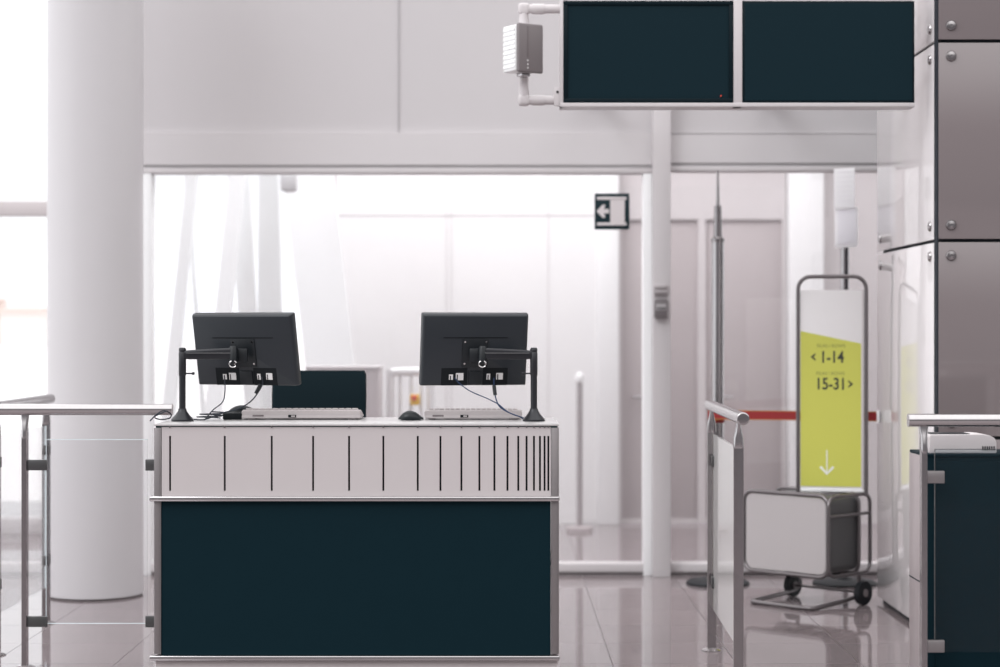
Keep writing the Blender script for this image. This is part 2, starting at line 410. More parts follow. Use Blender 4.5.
b = MB(); fx0, fx1 = dx(161.5), dx(550.8); zt, zb = dz(427), dz(496); st, sb = dz(436), dz(491)
b.bb(fx0, fx1, DY+.003, DY+.018, st, zt, FASC); b.bb(fx0, fx1, DY+.003, DY+.018, zb, sb, FASC)
cur = fx0
for px in slots:
    b.bb(cur, dx(px)-sw, DY+.003, DY+.018, sb, st, FASC); cur = dx(px)+sw
b.bb(cur, fx1, DY+.003, DY+.018, sb, st, FASC); b.bb(fx0, fx1, DY+.02, DY+.03, zb, zt, DARKREC)
b.build('fascia_panel', D, M=DM)
for px in slots:
    b = MB(); b.cyl((dx(px), DY-.002, TOPZ-.0125), (dx(px), DY+.02, TOPZ-.0125), .004, STEEL, n=10); b.build('glass_support', D, M=DM)
for (a, c) in ((154, 161), (551.3, 559)):
    b = MB(); b.bb(dx(a), dx(c), DY, DY+.05, dz(654), TOPZ-.016, ALU, .002)
    b.bb(dx(a)+.006, dx(c)-.006, DY-.002, DY+.01, dz(654), TOPZ-.02, ALU, .001); b.build('side_trim', D, M=DM)
for x_ in (XL+.004, XR-.024):
    b = MB(); b.bb(x_, x_+.02, DY+.05, DY+DEP-.02, .02, TOPZ-.016, FASC, .002); b.build('side_panel', D, M=DM)
for py in (496, 655):
    b = MB(); b.bb(dx(150), dx(559.5), DY-.022, DY+.02, dz(py+5.2), dz(py), STEEL, .006); b.build('trim_rail', D, M=DM)
b = MB(); b.bb(dx(161), dx(550.5), DY+.006, DY+.02, dz(655), dz(501), TEAL); b.build('front_panel', D, M=DM, label='dark teal black front panel')
b = MB(); b.bb(dx(155), dx(558), DY+.012, DY+.03, 0, dz(660), PLIN); b.build('plinth', D, M=DM)
b = MB(); b.bb(XL+.03, XR-.03, DY+.1, DY+DEP-.1, .5, .52, FASC); b.build('shelf', D, M=DM)

# ------------------------------------------------------------------ monitors
def make_monitor(label, loc, yaw, tilt, w_, h_, flip):
    T = thing('computer_monitor', label, 'monitor', loc)
    T.rotation_euler = (Matrix.Rotation(yaw, 3, 'Z') @ Matrix.Rotation(tilt, 3, 'X')).to_euler()
    # local: X width, Z up, back towards -Y
    b = MB(); prof = rrect(w_, h_, .007); 
    b.prism(prof, .018, BLACKP, UPR.copy() , 0)         # bezel slab y 0 .. -.018
    rings = []
    for (ins, y) in ((.0, -.018), (.002, -.030), (.006, -.038), (.012, -.041)):
        rings.append([(x*(1-2*ins/w_), y, z*(1-2*ins/h_)) for x, z in prof])
    b.loft(rings, BLACKM, False)
    b.build('housing', T)
    b = MB(); b.prism(rrect(w_-.03, h_-.03, .002), .002, DARKREC, Matrix.Translation((0, .002, 0)) @ UPR); b.build('screen', T)
    b = MB(); b.bb(-.145*w_/.48, .145*w_/.48, -.043, -.040, h_/2-.108, h_/2-.1045, DARKREC); b.build('vent_slot', T)
    b = MB(); b.box((0, -.043, -.012), (.118, .006, .128), BLACKP, .002)
    for sx in (-.048, .048):
        for sz in (-.06, .038): b.cyl((sx, -.045, sz), (sx, -.0475, sz), .0045, STEEL, n=10)
    b.build('mounting_plate', T)
    for (u0, u1, labs) in ((-.150, -.032, ((-.115, -.097, .03, .054), (-.084, -.050, .028, .06))), (.038, .152, ((.056, .072, .03, .057), (.1, .13, .03, .06)))):
        b = MB(); b.bb(u0, u1, -.0415, -.038, -h_/2+.004, -h_/2+.083, DARKREC); P = b.build('port_recess', T)
        for (a, c, z0, z1) in labs:
            b = MB(); b.bb(a, c, -.0432, -.0414, -h_/2+z0, -h_/2+z1, LABEL); b.bb(a+.004, a+.009, -.0436, -.043, -h_/2+z0, -h_/2+z1-.006, DARKREC); b.build('socket_label', P)
    b = MB(); b.box((.003, -.044, -h_/2+.038), (.062, .01, .062), BLACKP, .003); b.build('centre_cover', T)
    return T
make_monitor('black monitor seen from behind on an arm, on the left half of the desk', (-1.124, 8.47, 1.434), -math.radians(20), math.radians(12), .497, .326, 1)
make_monitor('black monitor seen from behind on an arm, on the right half of the desk', (-.119, 8.47, 1.433), math.radians(13), math.radians(10), .482, .326, -1)

def make_arm(label, x, sgn, jx, jz):
    A = thing('monitor_arm', label, 'monitor arm', (x, 8.36, TOPZ))
    b = MB(); b.lathe((0, 0, 0), [(.049, 0), (.049, .008), (.044, .014), (.030, .030), (.0195, .046), (.0175, .056)], ARMM, 36); b.build('base', A)
    b = MB(); b.cyl((0, 0, .05), (0, 0, .316), .0145, ARMM); b.lathe((0, 0, .2), [(.0145, 0), (.0165, .004), (.0165, .1), (.0145, .104)], ARMM)
    b.lathe((0, 0, .308), [(.016, 0), (.0165, .008), (.012, .016)], ARMM); b.build('pole', A)
    b = MB(); b.tube([(0, 0, .21), (sgn*.05, -.004, .21)], .0035, ARMM); b.cyl((sgn*.044, -.004, .21), (sgn*.054, -.004, .21), .0065, ARMM); b.build('lever', A)
    rings = []
    for t_, hh, dd in ((0, .018, .014), (.12, .021, .015), (.5, .023, .015), (.9, .025, .015), (1, .023, .013)):
        xx = t_*(jx-sgn*.012)+sgn*.01; zc = .292+(jz-.292)*t_
        sec = rrect(dd*2, hh*2, .009, 4); rings.append([(xx, u-.01*t_, zc+v) for u, v in sec])
    b = MB(); b.loft(rings, ARMM); b.bb(min(sgn*.02, jx), max(sgn*.02, jx), -.0265, -.024, .298, .302, mat('arm_highlight_strip', (92, 90, 96), .3)); b.build('arm', A)
    b = MB(); b.lathe((jx, -.012, jz-.045), [(.013, 0), (.018, .006), (.018, .07), (.013, .078)], BLACKP)
    b.box((jx+sgn*.0, .018, jz-.005), (.03, .03, .05), BLACKP, .004)
    b.box((jx+sgn*.03, .02, jz-.008), (.055, .02, .06), BLACKP, .004)
    b.tube([(jx+.016*math.cos(a), -.024-.002, jz-.046+.014*math.sin(a)) for a in [math.pi*.1+2*math.pi*i/16*.9 for i in range(16)]], .003, STEEL, 8)
    b.build('joint', A)
    return A
make_arm('black desk arm holding the left monitor from a cone base', -1.3975, 1, .226, .298)
make_arm('black desk arm holding the right monitor from a cone base', .149, -1, -.226, .298)

def cable(label, pts, m, ferr=None, r=.0026, cat='cable'):
    p = smooth_path(pts); b = MB(); b.tube(p, r, m, 8); o = b.build('cable'); tag(o, label, cat)
    if ferr:
        b = MB(); q0, q1 = Vector(ferr[0]), Vector(ferr[1]); b.cyl(q0, q1, .0085, BLACKP, n=14); b.build('ferrite_core', o)
def W(px, py, Y): return (X(px, Y), Y, Z(py, Y))
TZ = TOPZ+.004
cable('thin dark cable dropping from the left socket of the left monitor', [W(224.5, 375, 8.42), W(225, 391, 8.42), W(222.5, 402, 8.43), W(213, 410, 8.44), (X(205, 8.45), 8.45, TZ)], CABLE)
cable('dark cable with ferrite core hanging from the right socket of the left monitor', [W(262, 377, 8.40), W(262.5, 384, 8.42), W(257, 394, 8.42), W(250, 402, 8.43), W(238, 409, 8.44), W(222, 413, 8.44), (X(205, 8.45), 8.45, TZ), (X(192, 8.46), 8.46, TZ)], CABLE, (W(260.5, 384.5, 8.42), W(255.8, 393.5, 8.42)), .003)
cable('blue black cable curving from the left socket of the right monitor', [W(455, 378, 8.41), W(459, 383, 8.42), W(470, 391, 8.42), W(486, 398, 8.42), W(498, 404, 8.42), W(508, 412, 8.40), W(519, 416.5, 8.39), (X(524, 8.41), 8.42, TZ)], CABLEB)
cable('dark cable with ferrite core hanging from the right socket of the right monitor', [W(494, 378, 8.43), W(494, 386, 8.44), W(495.5, 397, 8.43), W(500, 407, 8.42), W(511, 413.5, 8.41), W(521, 417, 8.41), (X(527, 8.45), 8.47, TZ)], CABLEB, (W(494, 385.5, 8.44), W(495.2, 395, 8.43)), .003)
# loose loops of cable beside the left arm
pts = []
for i in range(26):
    a = i/26*2*math.pi*2.4; pts.append((X(207, 8.5)+.055*math.cos(a)+.006*i/5, 8.52+.035*math.sin(a), TOPZ+.006+.0011*i))
b = MB(); b.tube(smooth_path(pts, 4), .0032, CABLE, 8); tag(b.build('coiled_cable'), 'small coil of black cable lying beside the left arm base', 'cable')
b = MB(); b.tube(smooth_path([(X(154.5, 8.4), 8.3, TOPZ+.005), (X(158, 8.4), 8.36, TOPZ+.03), (X(164, 8.4), 8.4, TOPZ+.045), (X(170, 8.4), 8.42, TOPZ+.03), (X(168, 8.4), 8.44, TOPZ+.01), (X(160, 8.4), 8.4, TOPZ+.006), (X(156, 8.4), 8.37, TOPZ+.02), (X(168, 8.4), 8.36, TOPZ+.045)], 5), .003, CABLE, 8)
tag(b.build('coiled_cable'), 'short tangle of dark wire at the left end of the desk top', 'cable')

def make_keyboard(label, x0, x1, y):
    wd = x1-x0; K_ = thing('keyboard', label, 'keyboard', ((x0+x1)/2, y, TOPZ))
    b = MB(); prof = [(0, .008), (0, .040), (.03, .044), (.17, .018), (.175, .006)]     # depth, height; back edge faces camera
    R_ = Matrix(((0, 0, 1, -wd/2), (1, 0, 0, 0), (0, 1, 0, 0), (0, 0, 0, 1)))
    b.prism(prof, wd, BEIGE, R_, .004); 
    b.box((0, -.002, .012), (wd*.995, .006, .012), BEIGE, .002); b.build('case', K_)
    for sx in (-.42, .42):
        b = MB(); b.box((wd*sx, .02, .005), (.03, .012, .01), BEIGE, .001); b.build('foot', K_)
    b = MB()
    for r_ in range(5):
        for c_ in range(17):
            yy = .028+r_*.027; zz = .0455-.0048*r_*.93
            b.box((-wd/2+.03+c_*(wd-.06)/16, yy+.004, zz+.001), ((wd-.06)/16-.004, .018, .008), BEIGE, .002)
    b.build('key_block', K_)
    b = MB(); b.box((-.04, -.0045, .016), (.036, .004, .012), DARKREC, .001); b.box((-.036, -.0065, .016), (.016, .003, .007), BEIGE, .001); b.build('cable_socket', K_); b = MB()
    b.box((-wd*.36, -.0045, .018), (.05, .003, .008), BEIGED, .001); b.build('rear_label', K_)
    return K_
make_keyboard('grey keyboard seen from behind below the left monitor', X(241.5, 8.5), X(361, 8.5), 8.5)
make_keyboard('grey keyboard seen from behind below the right monitor', X(424.5, 8.5), X(522, 8.5), 8.5)
def make_mouse(label, x, y, L, rz, wd=.062, ht=.04):
    M_ = thing('computer_mouse', label, 'mouse', (x, y, TOPZ), rz)
    rings = []
    N_ = 12
    for i in range(N_+1):
        t_ = i/N_; a = t_*math.pi; rr = max(.2, math.sin(a))**.45; hh = ht*max(.12, math.sin(math.pi*(t_**.85)))**.62
        ring = []
        for k in range(16):
            an = math.pi*k/15; ring.append((-L/2+L*t_, wd/2*rr*math.cos(an), .003+hh*math.sin(an)**.8*rr**.3))
        rings.append(ring)
    b = MB(); b.loft(rings, MOUSEM); b.build('body', M_)
    b = MB(); b.bb(-L*.4, L*.4, -wd*.38, wd*.38, 0, .006, BLACKP, .002); b.build('underside', M_)
    return M_
make_mouse('black mouse lying left of the right keyboard', X(411, 8.46), 8.46, .112, 0)
make_mouse('black mouse lying behind the left keyboard', X(243, 8.7), 8.712, .175, 0, .06, .055)
b = MB(); b.box((0, 0, .0), (.085, .05, .03), DARKREC, .006, Matrix.Rotation(.1, 3, 'Z'))
o = b.build('power_adapter'); o.location = (X(232, 8.5), 8.52, TOPZ+.0155); tag(o, 'small black adapter box lying left of the left keyboard', 'adapter')
b = MB(); b.box((0, 0, 0), (.012, .012, .012), mat('blue_plug', (20, 50, 110), .4), .002)
o = b.build('cable_plug'); o.location = (X(528, 8.7), 8.6, TOPZ+.0062); tag(o, 'tiny blue plug on the desk beside the right arm', 'plug')

# ------------------------------------------------------------------ office chair behind the desk
C_ = thing('office_chair', 'dark teal office chair with tall square back behind the desk', 'chair', (X(319, 9.3), 9.55, 0))
b = MB(); rings = []
for z_, wd, yy in ((.58, .40, -.22), (.62, .43, -.235), (.9, .455, -.25), (1.2, .462, -.24), (1.30, .458, -.225), (1.318, .44, -.222)):
    rings.append([(u, yy+v, z_) for u, v in rrect(wd, .06, .02, 4)])
b.loft(rings, mat('teal_fabric', (12, 29, 35), .8, spec=.15, noise=.06, nscale=80), False); b.build('backrest', C_)
b = MB(); b.box((0, .03, .49), (.48, .46, .08), MATS['teal_fabric'], .03, None, 3); b.build('seat', C_)
b = MB(); b.box((0, -.19, .5), (.06, .02, .26), BLACKP, .005); b.cyl((0, 0, .12), (0, 0, .45), .028, BLACKP); b.build('stem', C_)
for k in range(5):
    a = 2*math.pi*k/5+.3; b = MB(); b.tube([(0, 0, .12), (.28*math.cos(a), .28*math.sin(a), .075)], .018, BLACKP); lg = b.build('leg', C_)
    b = MB(); ctr = Vector((.28*math.cos(a), .28*math.sin(a), .03)); dv = Vector((-math.sin(a), math.cos(a), 0))*.02
    b.cyl(ctr-dv, ctr+dv, .03, RUB); b.cyl(ctr, ctr+Vector((0, 0, .045)), .008, BLACKP); b.build('caster', lg)

# ------------------------------------------------------------------ glass railings
RZ, RR = 1.159, .0255
def post_parts(parent, lx, ly, along, zt=RZ-.02):
    b = MB(); A, P_ = .011, .02
    def rr(z_, a, p):
        if along == 'x': return [(lx-a, ly-p, z_), (lx+a, ly-p, z_), (lx+a, ly+p, z_), (lx-a, ly+p, z_)]
        return [(lx-p, ly-a, z_), (lx+p, ly-a, z_), (lx+p, ly+a, z_), (lx-p, ly+a, z_)]
    b.loft([rr(.012, A, P_), rr(1.035, A, P_)], STEELD, False)
    p = b.build('post', parent)
    b = MB(); rg = []
    for z_, a, pp in ((1.03, .013, .0215), (1.045, .0145, .0225), (1.07, .014, .021), (1.10, .015, .014), (1.125, .018, .009), (zt, .019, .008)):
        rg.append([(lx+(u if along == 'x' else v), ly+(v if along == 'x' else u), z_) for u, v in rrect(2*a, 2*pp, min(a, pp)*.85, 4)])
    b.loft(rg, STEEL); b.build('bracket_cap', p)
    b = MB(); b.lathe((lx, ly, 0), [(.046, 0), (.046, .004), (.03, .012), (.022, .014)], STEELD, 28); b.build('base_disc', p)
    return p
def clamp(parent, x0, x1, y0, y1, zc, h=.05, m=CLAMP):
    b = MB(); b.bb(x0, x1, y0, y1, zc-h/2, zc+h/2, m, .002); b.build('glass_clamp', parent)
# right fence, running away from the camera
fx = .99
R1 = thing('glass_railing', 'short steel railing with white sheen painted on its glass, running away, between desk and luggage sizer', 'railing', (fx, 8.45, 0), -.0205)
b = MB(); b.cyl((0, 7.6-8.45, RZ), (0, 9.08-8.45, RZ), RR, STEEL, n=40); b.lathe((0, 7.6-8.45, RZ), [(RR, 0), (RR-.002, .002), (RR-.006, .0026)], STEELD, 40, Matrix.Rotation(math.pi/2, 3, 'X')); b.build('handrail', R1)
for yy in (7.78, 8.99): post_parts(R1, 0, yy-8.45, 'y')
b = MB(); b.bb(.004, .014, 7.84-8.45, 8.94-8.45, .20, 1.025, GLASSF); b.build('glass_panel', R1)
for yy in (7.8, 8.91):
    for zz in (.33, .9): clamp(R1, -.006, .022, yy-8.45, yy-8.45+.07, zz)
# left fence, parallel to the desk
LY = 8.52
R2 = thing('glass_railing', 'steel railing with clear glass joined to the left end of the desk', 'railing', (-2.13, LY, 0))
b = MB(); b.cyl((-.9, 0, RZ), (X(172.5, LY)+2.13, 0, RZ), RR, STEEL, n=40); b.build('handrail', R2)
post_parts(R2, 0, 0, 'x'); post_parts(R2, -.8, 0, 'x')
gx0, gx1 = X(46.5, LY)+2.13, X(147.5, LY)+2.13
b = MB(); b.bb(gx0, gx1, -.005, .005, .199, 1.026, GLASS)
b.bb(gx0, gx1, -.0051, .0051, 1.0235, 1.026, GLASSE); b.bb(gx0, gx1, -.0051, .0051, .199, .2015, GLASSE); b.bb(gx0-.002, gx0, -.0051, .0051, .199, 1.026, GLASSE)
b.build('glass_panel', R2)
for py in (465, 621.5):
    clamp(R2, .011, gx0+.004, -.012, .012, Z(py, LY), .047); clamp(R2, gx1-.008, XL+2.13+.0, -.012, .012, Z(py, LY), .05)
# left fence running away
R3 = thing('glass_railing', 'steel railing running away past the round column at the left edge', 'railing', (-2.35, 9.2, 0))
b = MB(); b.cyl((0, 8.6-9.2, RZ), (0, 9.93-9.2, RZ), RR, STEEL, n=40); b.build('handrail', R3)
for yy in (8.86, 9.84): post_parts(R3, 0, yy-9.2, 'y')
b = MB(); b.bb(.004, .014, 8.87-9.2, 9.79-9.2, .19, 1.025, GLASS); b.bb(.0039, .0141, 9.788-9.2, 9.79-9.2, .19, 1.025, GLASSE); b.bb(.0039, .0141, 8.87-9.2, 8.872-9.2, .19, 1.025, GLASSE); b.build('glass_panel', R3)
for yy in (8.81, 9.78):
    for zz in (.33, .9): clamp(R3, -.006, .022, yy-9.2, yy-9.2+.07, zz)
# front right fence with counter
QY = 7.47
R4 = thing('glass_railing', 'steel railing with glass in front of the dark cabinet at lower right', 'railing', (1.665, QY, 0))
b = MB(); b.cyl((X(908, QY)-1.665, 0, RZ), (2.5-1.665, 0, RZ), RR, STEEL, n=40); b.build('handrail', R4)
post_parts(R4, 0, 0, 'x'); post_parts(R4, .78, 0, 'x')
b = MB(); gx0 = X(935, QY)-1.665; b.bb(gx0, .74, -.005, .005, Z(652, QY), Z(449, QY), GLASSD); b.bb(gx0-.002, gx0, -.0051, .0051, Z(652, QY), Z(449, QY), CLAMP)
b.bb(gx0, .74, -.0051, .0051, Z(449, QY)-.002, Z(449, QY), CLAMP); b.build('glass_panel', R4)
for py in (477, 646): clamp(R4, .011, X(944, QY)-1.665, -.012, .012, Z(py, QY), .048, ALU)

# dark cabinet with a device on it
CYY = 7.56; cx0, cx1 = X(926.5, CYY), 2.35
Q = thing('counter_cabinet', 'dark teal cabinet standing behind the glass railing at lower right', 'cabinet', ((cx0+cx1)/2, CYY, 0))
q0 = -(cx0+cx1)/2
ctz = Z(454, CYY)
b = MB(); b.bb(cx0+q0, cx1+q0, .0, .3, .03, ctz-.012, TEAL, .003); b.build('body', Q)
b = MB(); b.bb(cx0+q0-.004, cx0+q0, .012, .3, .02, ctz-.012, mat('steel_profile', (176, 164, 168), .35, metal=.3, noise=.08, nscale=14), .001); b.bb(cx0+q0-.0046, cx0+q0-.003, .012, .3, Z(578, 7.8), Z(578, 7.8)+.006, GAP); b.build('side_panel', Q)
b = MB(); b.bb(cx0+q0-.002, cx1+q0, -.004, .304, ctz-.012, ctz, TEAL, .002); b.build('worktop', Q)
b = MB(); b.bb(cx0+q0+.02, cx1+q0-.02, .03, .27, 0, .03, BLACKP); b.build('plinth', Q)
b = MB(); b.bb(cx0+q0+.036, cx0+q0+.3, -.006, .002, .05, ctz-.03, TEAL, .002); b.build('door', Q)
dxx0, dxx1 = X(927, 7.66), X(993.5, 7.66); dzt = Z(434, 7.66)
P_ = thing('label_printer', 'pale low desktop printer lying on the dark cabinet', 'printer', ((dxx0+dxx1)/2, 7.6, ctz))
hw = (dxx1-dxx0)/2; hh = dzt-ctz
prof = [(-hw, 0), (hw, 0), (hw, hh*.6), (hw-.008, hh*.82), (hw-.03, hh*.97), (hw-.06, hh), (-hw+.006, hh), (-hw, hh*.9)]
b = MB(); b.prism(prof, .2, mat('printer_shell', (212, 204, 207), .45), Matrix.Translation((0, .21, 0)) @ UPR, .003); b.build('shell', P_)
b = MB(); b.bb(-hw+.01, hw-.1, .04, .16, hh-.002, hh+.003, BLACKP, .001); b.build('paper_slot', P_)
b = MB()
for k in range(6): b.bb(hw-.058+k*.009, hw-.054+k*.009, .007, .012, .012, .028, DARKREC)
b.build('vent', P_)

# ------------------------------------------------------------------ overhead displays
SY = 9.3
H = thing('display_mount', 'pale metal frame holding two wall screens overhead', 'bracket', (X(738, SY), SY, 0))
hx = -X(738, SY)
def hb(b, a, c, t_, d, y0, y1, m, bev=.002): b.bb(X(a, SY)+hx, X(c, SY)+hx, y0, y1, Z(d, SY), Z(t_, SY), m, bev)
b = MB(); hb(b, 560, 915, -40, 107, .055, .14, PIPE); hb(b, 560, 563.3, -6, 107, -.01, .06, PIPE); hb(b, 733.2, 742, -6, 107, -.01, .06, PIPE); hb(b, 560, 914.5, 103, 107, -.012, .06, PIPE); b.build('frame', H)
b = MB()
for px in (620, 840): b.bb(X(px, SY)+hx-.03, X(px, SY)+hx+.03, .14, PY+.02-SY, 2.95, 3.01, PIPE, .003)
b.build('wall_bracket', H)
# pipe bracket on the left
pr = .026
b = MB()
xl, xr = X(524, SY)+hx, X(562, SY)+hx; zt, zb_ = Z(8, SY), Z(99.5, SY)
b.tube([(xr, .03, zt), (xl+.012, .03, zt), (xl+.003, .03, zt-.004), (xl, .03, zt-.014), (xl, .03, zb_+.014), (xl+.003, .03, zb_+.004), (xl+.012, .03, zb_), (xr, .03, zb_)], pr*.86, PIPE, 20)
b.cyl((xl, .03, zt-.08), (xl, .03, zt-.045), pr, PIPE); b.cyl((xl, .03, zb_+.05), (xl, .03, zb_+.02), pr, PIPE)
b.box((xl+.0, .03, zt), (.058, .052, .056), PIPE, .016, None, 3); b.box((xl, .03, zb_), (.058, .052, .056), PIPE, .016, None, 3)
b.cyl((xl+.04, .03, zt), (xl+.1, .03, zt), pr, PIPE); b.cyl((xl+.04, .03, zb_), (xl+.1, .03, zb_), pr, PIPE); b.build('side_pipe', H)
b = MB(); hb(b, 554, 562, 87, 106, -.002, .02, PIPE); b.cyl((X(557.5, SY)+hx, -.001, Z(92, SY)), (X(557.5, SY)+hx, -.006, Z(92, SY)), .006, DARKREC); b.build('pipe_plate', H)
def screen(label, a, c, bez):
    T = thing('information_screen', label, 'screen', (X((a+c)/2, SY), SY, Z(103, SY)))
    hwid = X(c, SY)-X(a, SY); ht = Z(1.2, SY)-Z(103, SY)
    b = MB()
    if bez:
        e = .02
        b.bb(-hwid/2, hwid/2, -.012, .05, 0, e, TEAL3, .002); b.bb(-hwid/2, hwid/2, -.012, .05, ht-e, ht, TEAL3, .002)
        b.bb(-hwid/2, -hwid/2+e, -.012, .05, e, ht-e, TEAL3, .002); b.bb(hwid/2-e, hwid/2, -.012, .05, e, ht-e, TEAL3, .002)
        b.bb(-hwid/2+.01, hwid/2-.01, .0, .05, .01, ht-.01, TEAL3)
    else: b.bb(-hwid/2, hwid/2, -.008, .05, 0, ht, TEAL3, .003); e = .012
    b.build('housing', T)
    b = MB(); b.bb(-hwid/2+e, hwid/2-e, -.004 if bez else -.0095, .001, e, ht-e, TEAL2); b.build('display_panel', T)
    if bez:
        b = MB(); b.cyl((hwid/2-.06, -.0125, .034), (hwid/2-.06, -.002, .034), .0035, mat('red_lamp', (190, 60, 40), .4, emit=.4)); b.build('indicator_lamp', T)
    return T
screen('dark blank overhead screen with a raised bezel, nearer the pipe bracket', 563.4, 733, True)
screen('dark blank frameless overhead screen, nearer the brown glass pillar', 742.2, 914.2, False)
# device clamped on the pipe
aw = math.radians(33)
E = thing('antenna_box', 'small grey and white box clamped to the overhead pipe bracket', 'antenna', (X(520, SY), SY+.0, Z(50.5, SY)), 0)
Rz = Matrix.Rotation(aw, 3, 'Z'); hz_ = .118
def eb(name, c, s, m, bev, seg=3):
    b = MB(); b.box(Rz @ Vector(c), s, m, bev, Rz, seg); return b.build(name, E)
eb('rear_body', (-.01, -.02, 0), (.135, .11, .225), mat('device_white', (238, 236, 237), .4), .008)
b = MB()
for k in range(9): b.box(Rz @ Vector((-.0785, -.02, -.09+k*.0225)), (.004, .1, .012), MATS['device_white'], .001, Rz)
b.build('cooling_fins', E)
eb('front_cover', (.0, -.086, 0), (.145, .024, .238), GREYB, .009)
eb('front_groove', (-.02, -.0985, .03), (.009, .003, .15), BEIGED, .001)
b = MB()
for k in range(3):
    c = Rz @ Vector((-.02, -.098, -.062-k*.018)); b.box(c, (.007, .004, .007), LABEL, .001, Rz)
b.build('status_lights', E)
eb('lower_clamp', (-.0, -.03, -.122), (.05, .05, .022), STEEL, .005)

# ------------------------------------------------------------------ exit sign and wall handset on the partition
EXM = mat('sign_teal', (22, 42, 48), .5, spec=.2); EXW = mat('sign_pale', (214, 205, 208), .5)
ey = PY-.02
ex0, ex1, ez0, ez1 = X(595, ey), X(629.5, ey), Z(229, ey), Z(193.3, ey)
E2 = thing('exit_sign', 'square dark sign with arrow and doorway on the partition glass', 'sign', ((ex0+ex1)/2, ey, ez0))
W_, H_ = ex1-ex0, ez1-ez0
b = MB(); b.bb(-W_/2, W_/2, 0, .068, 0, H_, EXM, .002); b.build('plate', E2)
b = MB(); b.bb(-W_*.44, W_*.41, -.002, .002, H_*.82, H_*.9, EXW, .001); b.bb(-W_*.44, W_*.41, -.002, .002, H_*.1, H_*.18, EXW, .001)
b.bb(-W_*.06, W_*.36, -.002, .002, H_*.18, H_*.84, EXW); b.build('doorway_symbol', E2)
aw_ = [(-.46, .5), (-.28, .68), (-.2, .68), (-.24, .56), (-.1, .56), (-.1, .44), (-.24, .44), (-.2, .32), (-.28, .32)]
b = MB(); b.prism([(x*W_, y*H_) for x, y in aw_], .002, EXW, Matrix.Translation((0, 0, 0)) @ UPR); b.build('arrow_symbol', E2)
hy = PY-.09
I = thing('door_intercom', 'small grey keypad box mounted on the pale partition post', 'intercom', (X(660.5, hy), hy, Z(318, hy)))
b = MB(); b.bb(-.043, .043, -.02, 0, .14, .205, mat('intercom_plate', (178, 170, 174), .35, metal=.3), .004)
b.bb(-.036, .036, -.03, -.018, .15, .17, MATS['intercom_plate'], .003); b.bb(-.036, .036, -.03, -.018, .18, .198, MATS['intercom_plate'], .003); b.build('upper_plate', I)
b = MB(); b.bb(-.041, .041, -.05, 0, 0, .118, mat('intercom_dark', (112, 104, 110), .4), .008); b.bb(-.033, .033, -.0, -.0, 0, 0, GREYB) if False else None; b.build('body', I)
b = MB(); b.bb(-.03, .03, -.054, -.048, .045, .085, mat('intercom_face', (168, 162, 166), .3), .002)
for k in range(3): b.box((-.017+.017*k, -.055, .06), (.008, .004, .014), DARKREC, .001)
b.build('display', I)

# ------------------------------------------------------------------ tall poles with heavy round feet
TY = 11.5
def tall_pole(label, px, thin_top, x_off=0):
    T = thing('queue_post', label, 'post', (X(px, TY), TY-.12, 0))
    b = MB(); b.lathe((0, 0, 0), [(.19, 0), (.19, .012), (.17, .024), (.05, .03), (.04, .04)], RUB, 48); b.build('base', T)
    return T
T1 = tall_pole('tall steel queue post with red belt, farthest behind the short glass railing', 715.5, True)
b = MB(); b.cyl((0, 0, .03), (0, 0, Z(243, TY)), .038, STEEL, n=32); b.lathe((0, 0, Z(243, TY)), [(.038, 0), (.042, .005), (.042, .02), (.03, .03)], STEELD)
b.build('pole', T1)
b = MB(); b.cyl((0, 0, Z(243, TY)+.02), (0, 0, Z(207, TY)), .027, STEELD, r2=.022, n=28); b.cyl((0, 0, Z(207, TY)), (0, 0, Z(172, TY)), .012, STEEL, r2=.006, n=16); b.build('upper_tube', T1)
bx1 = KX-.0-X(715.5, TY)
b = MB(); z_ = Z(415.5, TY-.2)
p0 = Vector((-.065, -.06, z_+.004)); p1 = Vector((X(877, 10.7)-X(715.5, TY), 10.62-(TY-.12), z_-.02+.0))
z1_ = Z(416.5, 10.62); p1.z = z1_
dv = (p1-p0); ln = dv.length; ang = math.atan2(dv.y, dv.x); Rb = Matrix.Rotation(ang, 3, 'Z') @ Matrix.Rotation(-math.asin(dv.z/ln), 3, 'Y')
b.box((p0+p1)/2, (ln, .003, .05), REDB, 0, Rb); b.box((p0+p1)/2+Vector((0, 0, .0255)), (ln, .0034, .004), YELE, 0, Rb); b.box((p0+p1)/2-Vector((0, 0, .0255)), (ln, .0034, .004), YELE, 0, Rb)
b.build('belt', T1, label='red webbing belt with yellow edges')
b = MB(); b.box((0, -.045, z_), (.07, .04, .09), REDB, .01); b.build('belt_head', T1)
b = MB(); b.box((KX-.006, 10.6, z1_), (.012, .03, .07), WHITE, .004); o = b.build('belt_socket'); tag(o, 'small white socket on the pillar side holding the end of the red belt', 'wall socket')
def sheet_mat(name, rgb):
    m = bpy.data.materials.new(name); m.use_nodes = True; t = m.node_tree; t.nodes.clear(); o = t.nodes.new('ShaderNodeOutputMaterial')
    d = t.nodes.new('ShaderNodeBsdfDiffuse'); l = t.nodes.new('ShaderNodeBsdfTranslucent'); x = t.nodes.new('ShaderNodeMixShader')
    d.inputs[0].default_value = l.inputs[0].default_value = (*lin(rgb), 1); x.inputs[0].default_value = .5
    t.links.new(d.outputs[0], x.inputs[1]); t.links.new(l.outputs[0], x.inputs[2]); t.links.new(x.outputs[0], o.inputs[0]); return m
SHEET = sheet_mat('white_sheet_film', (250, 249, 250)); SHEET2 = sheet_mat('pale_sheet_film', (244, 242, 245))
T2 = tall_pole('steel post carrying a white sheet holder, behind the lime gate sign', 841, False)
b = MB(); b.cyl((0, 0, .03), (0, 0, Z(246, TY)), .028, STEEL, n=28); b.build('pole', T2)
ty2 = 0
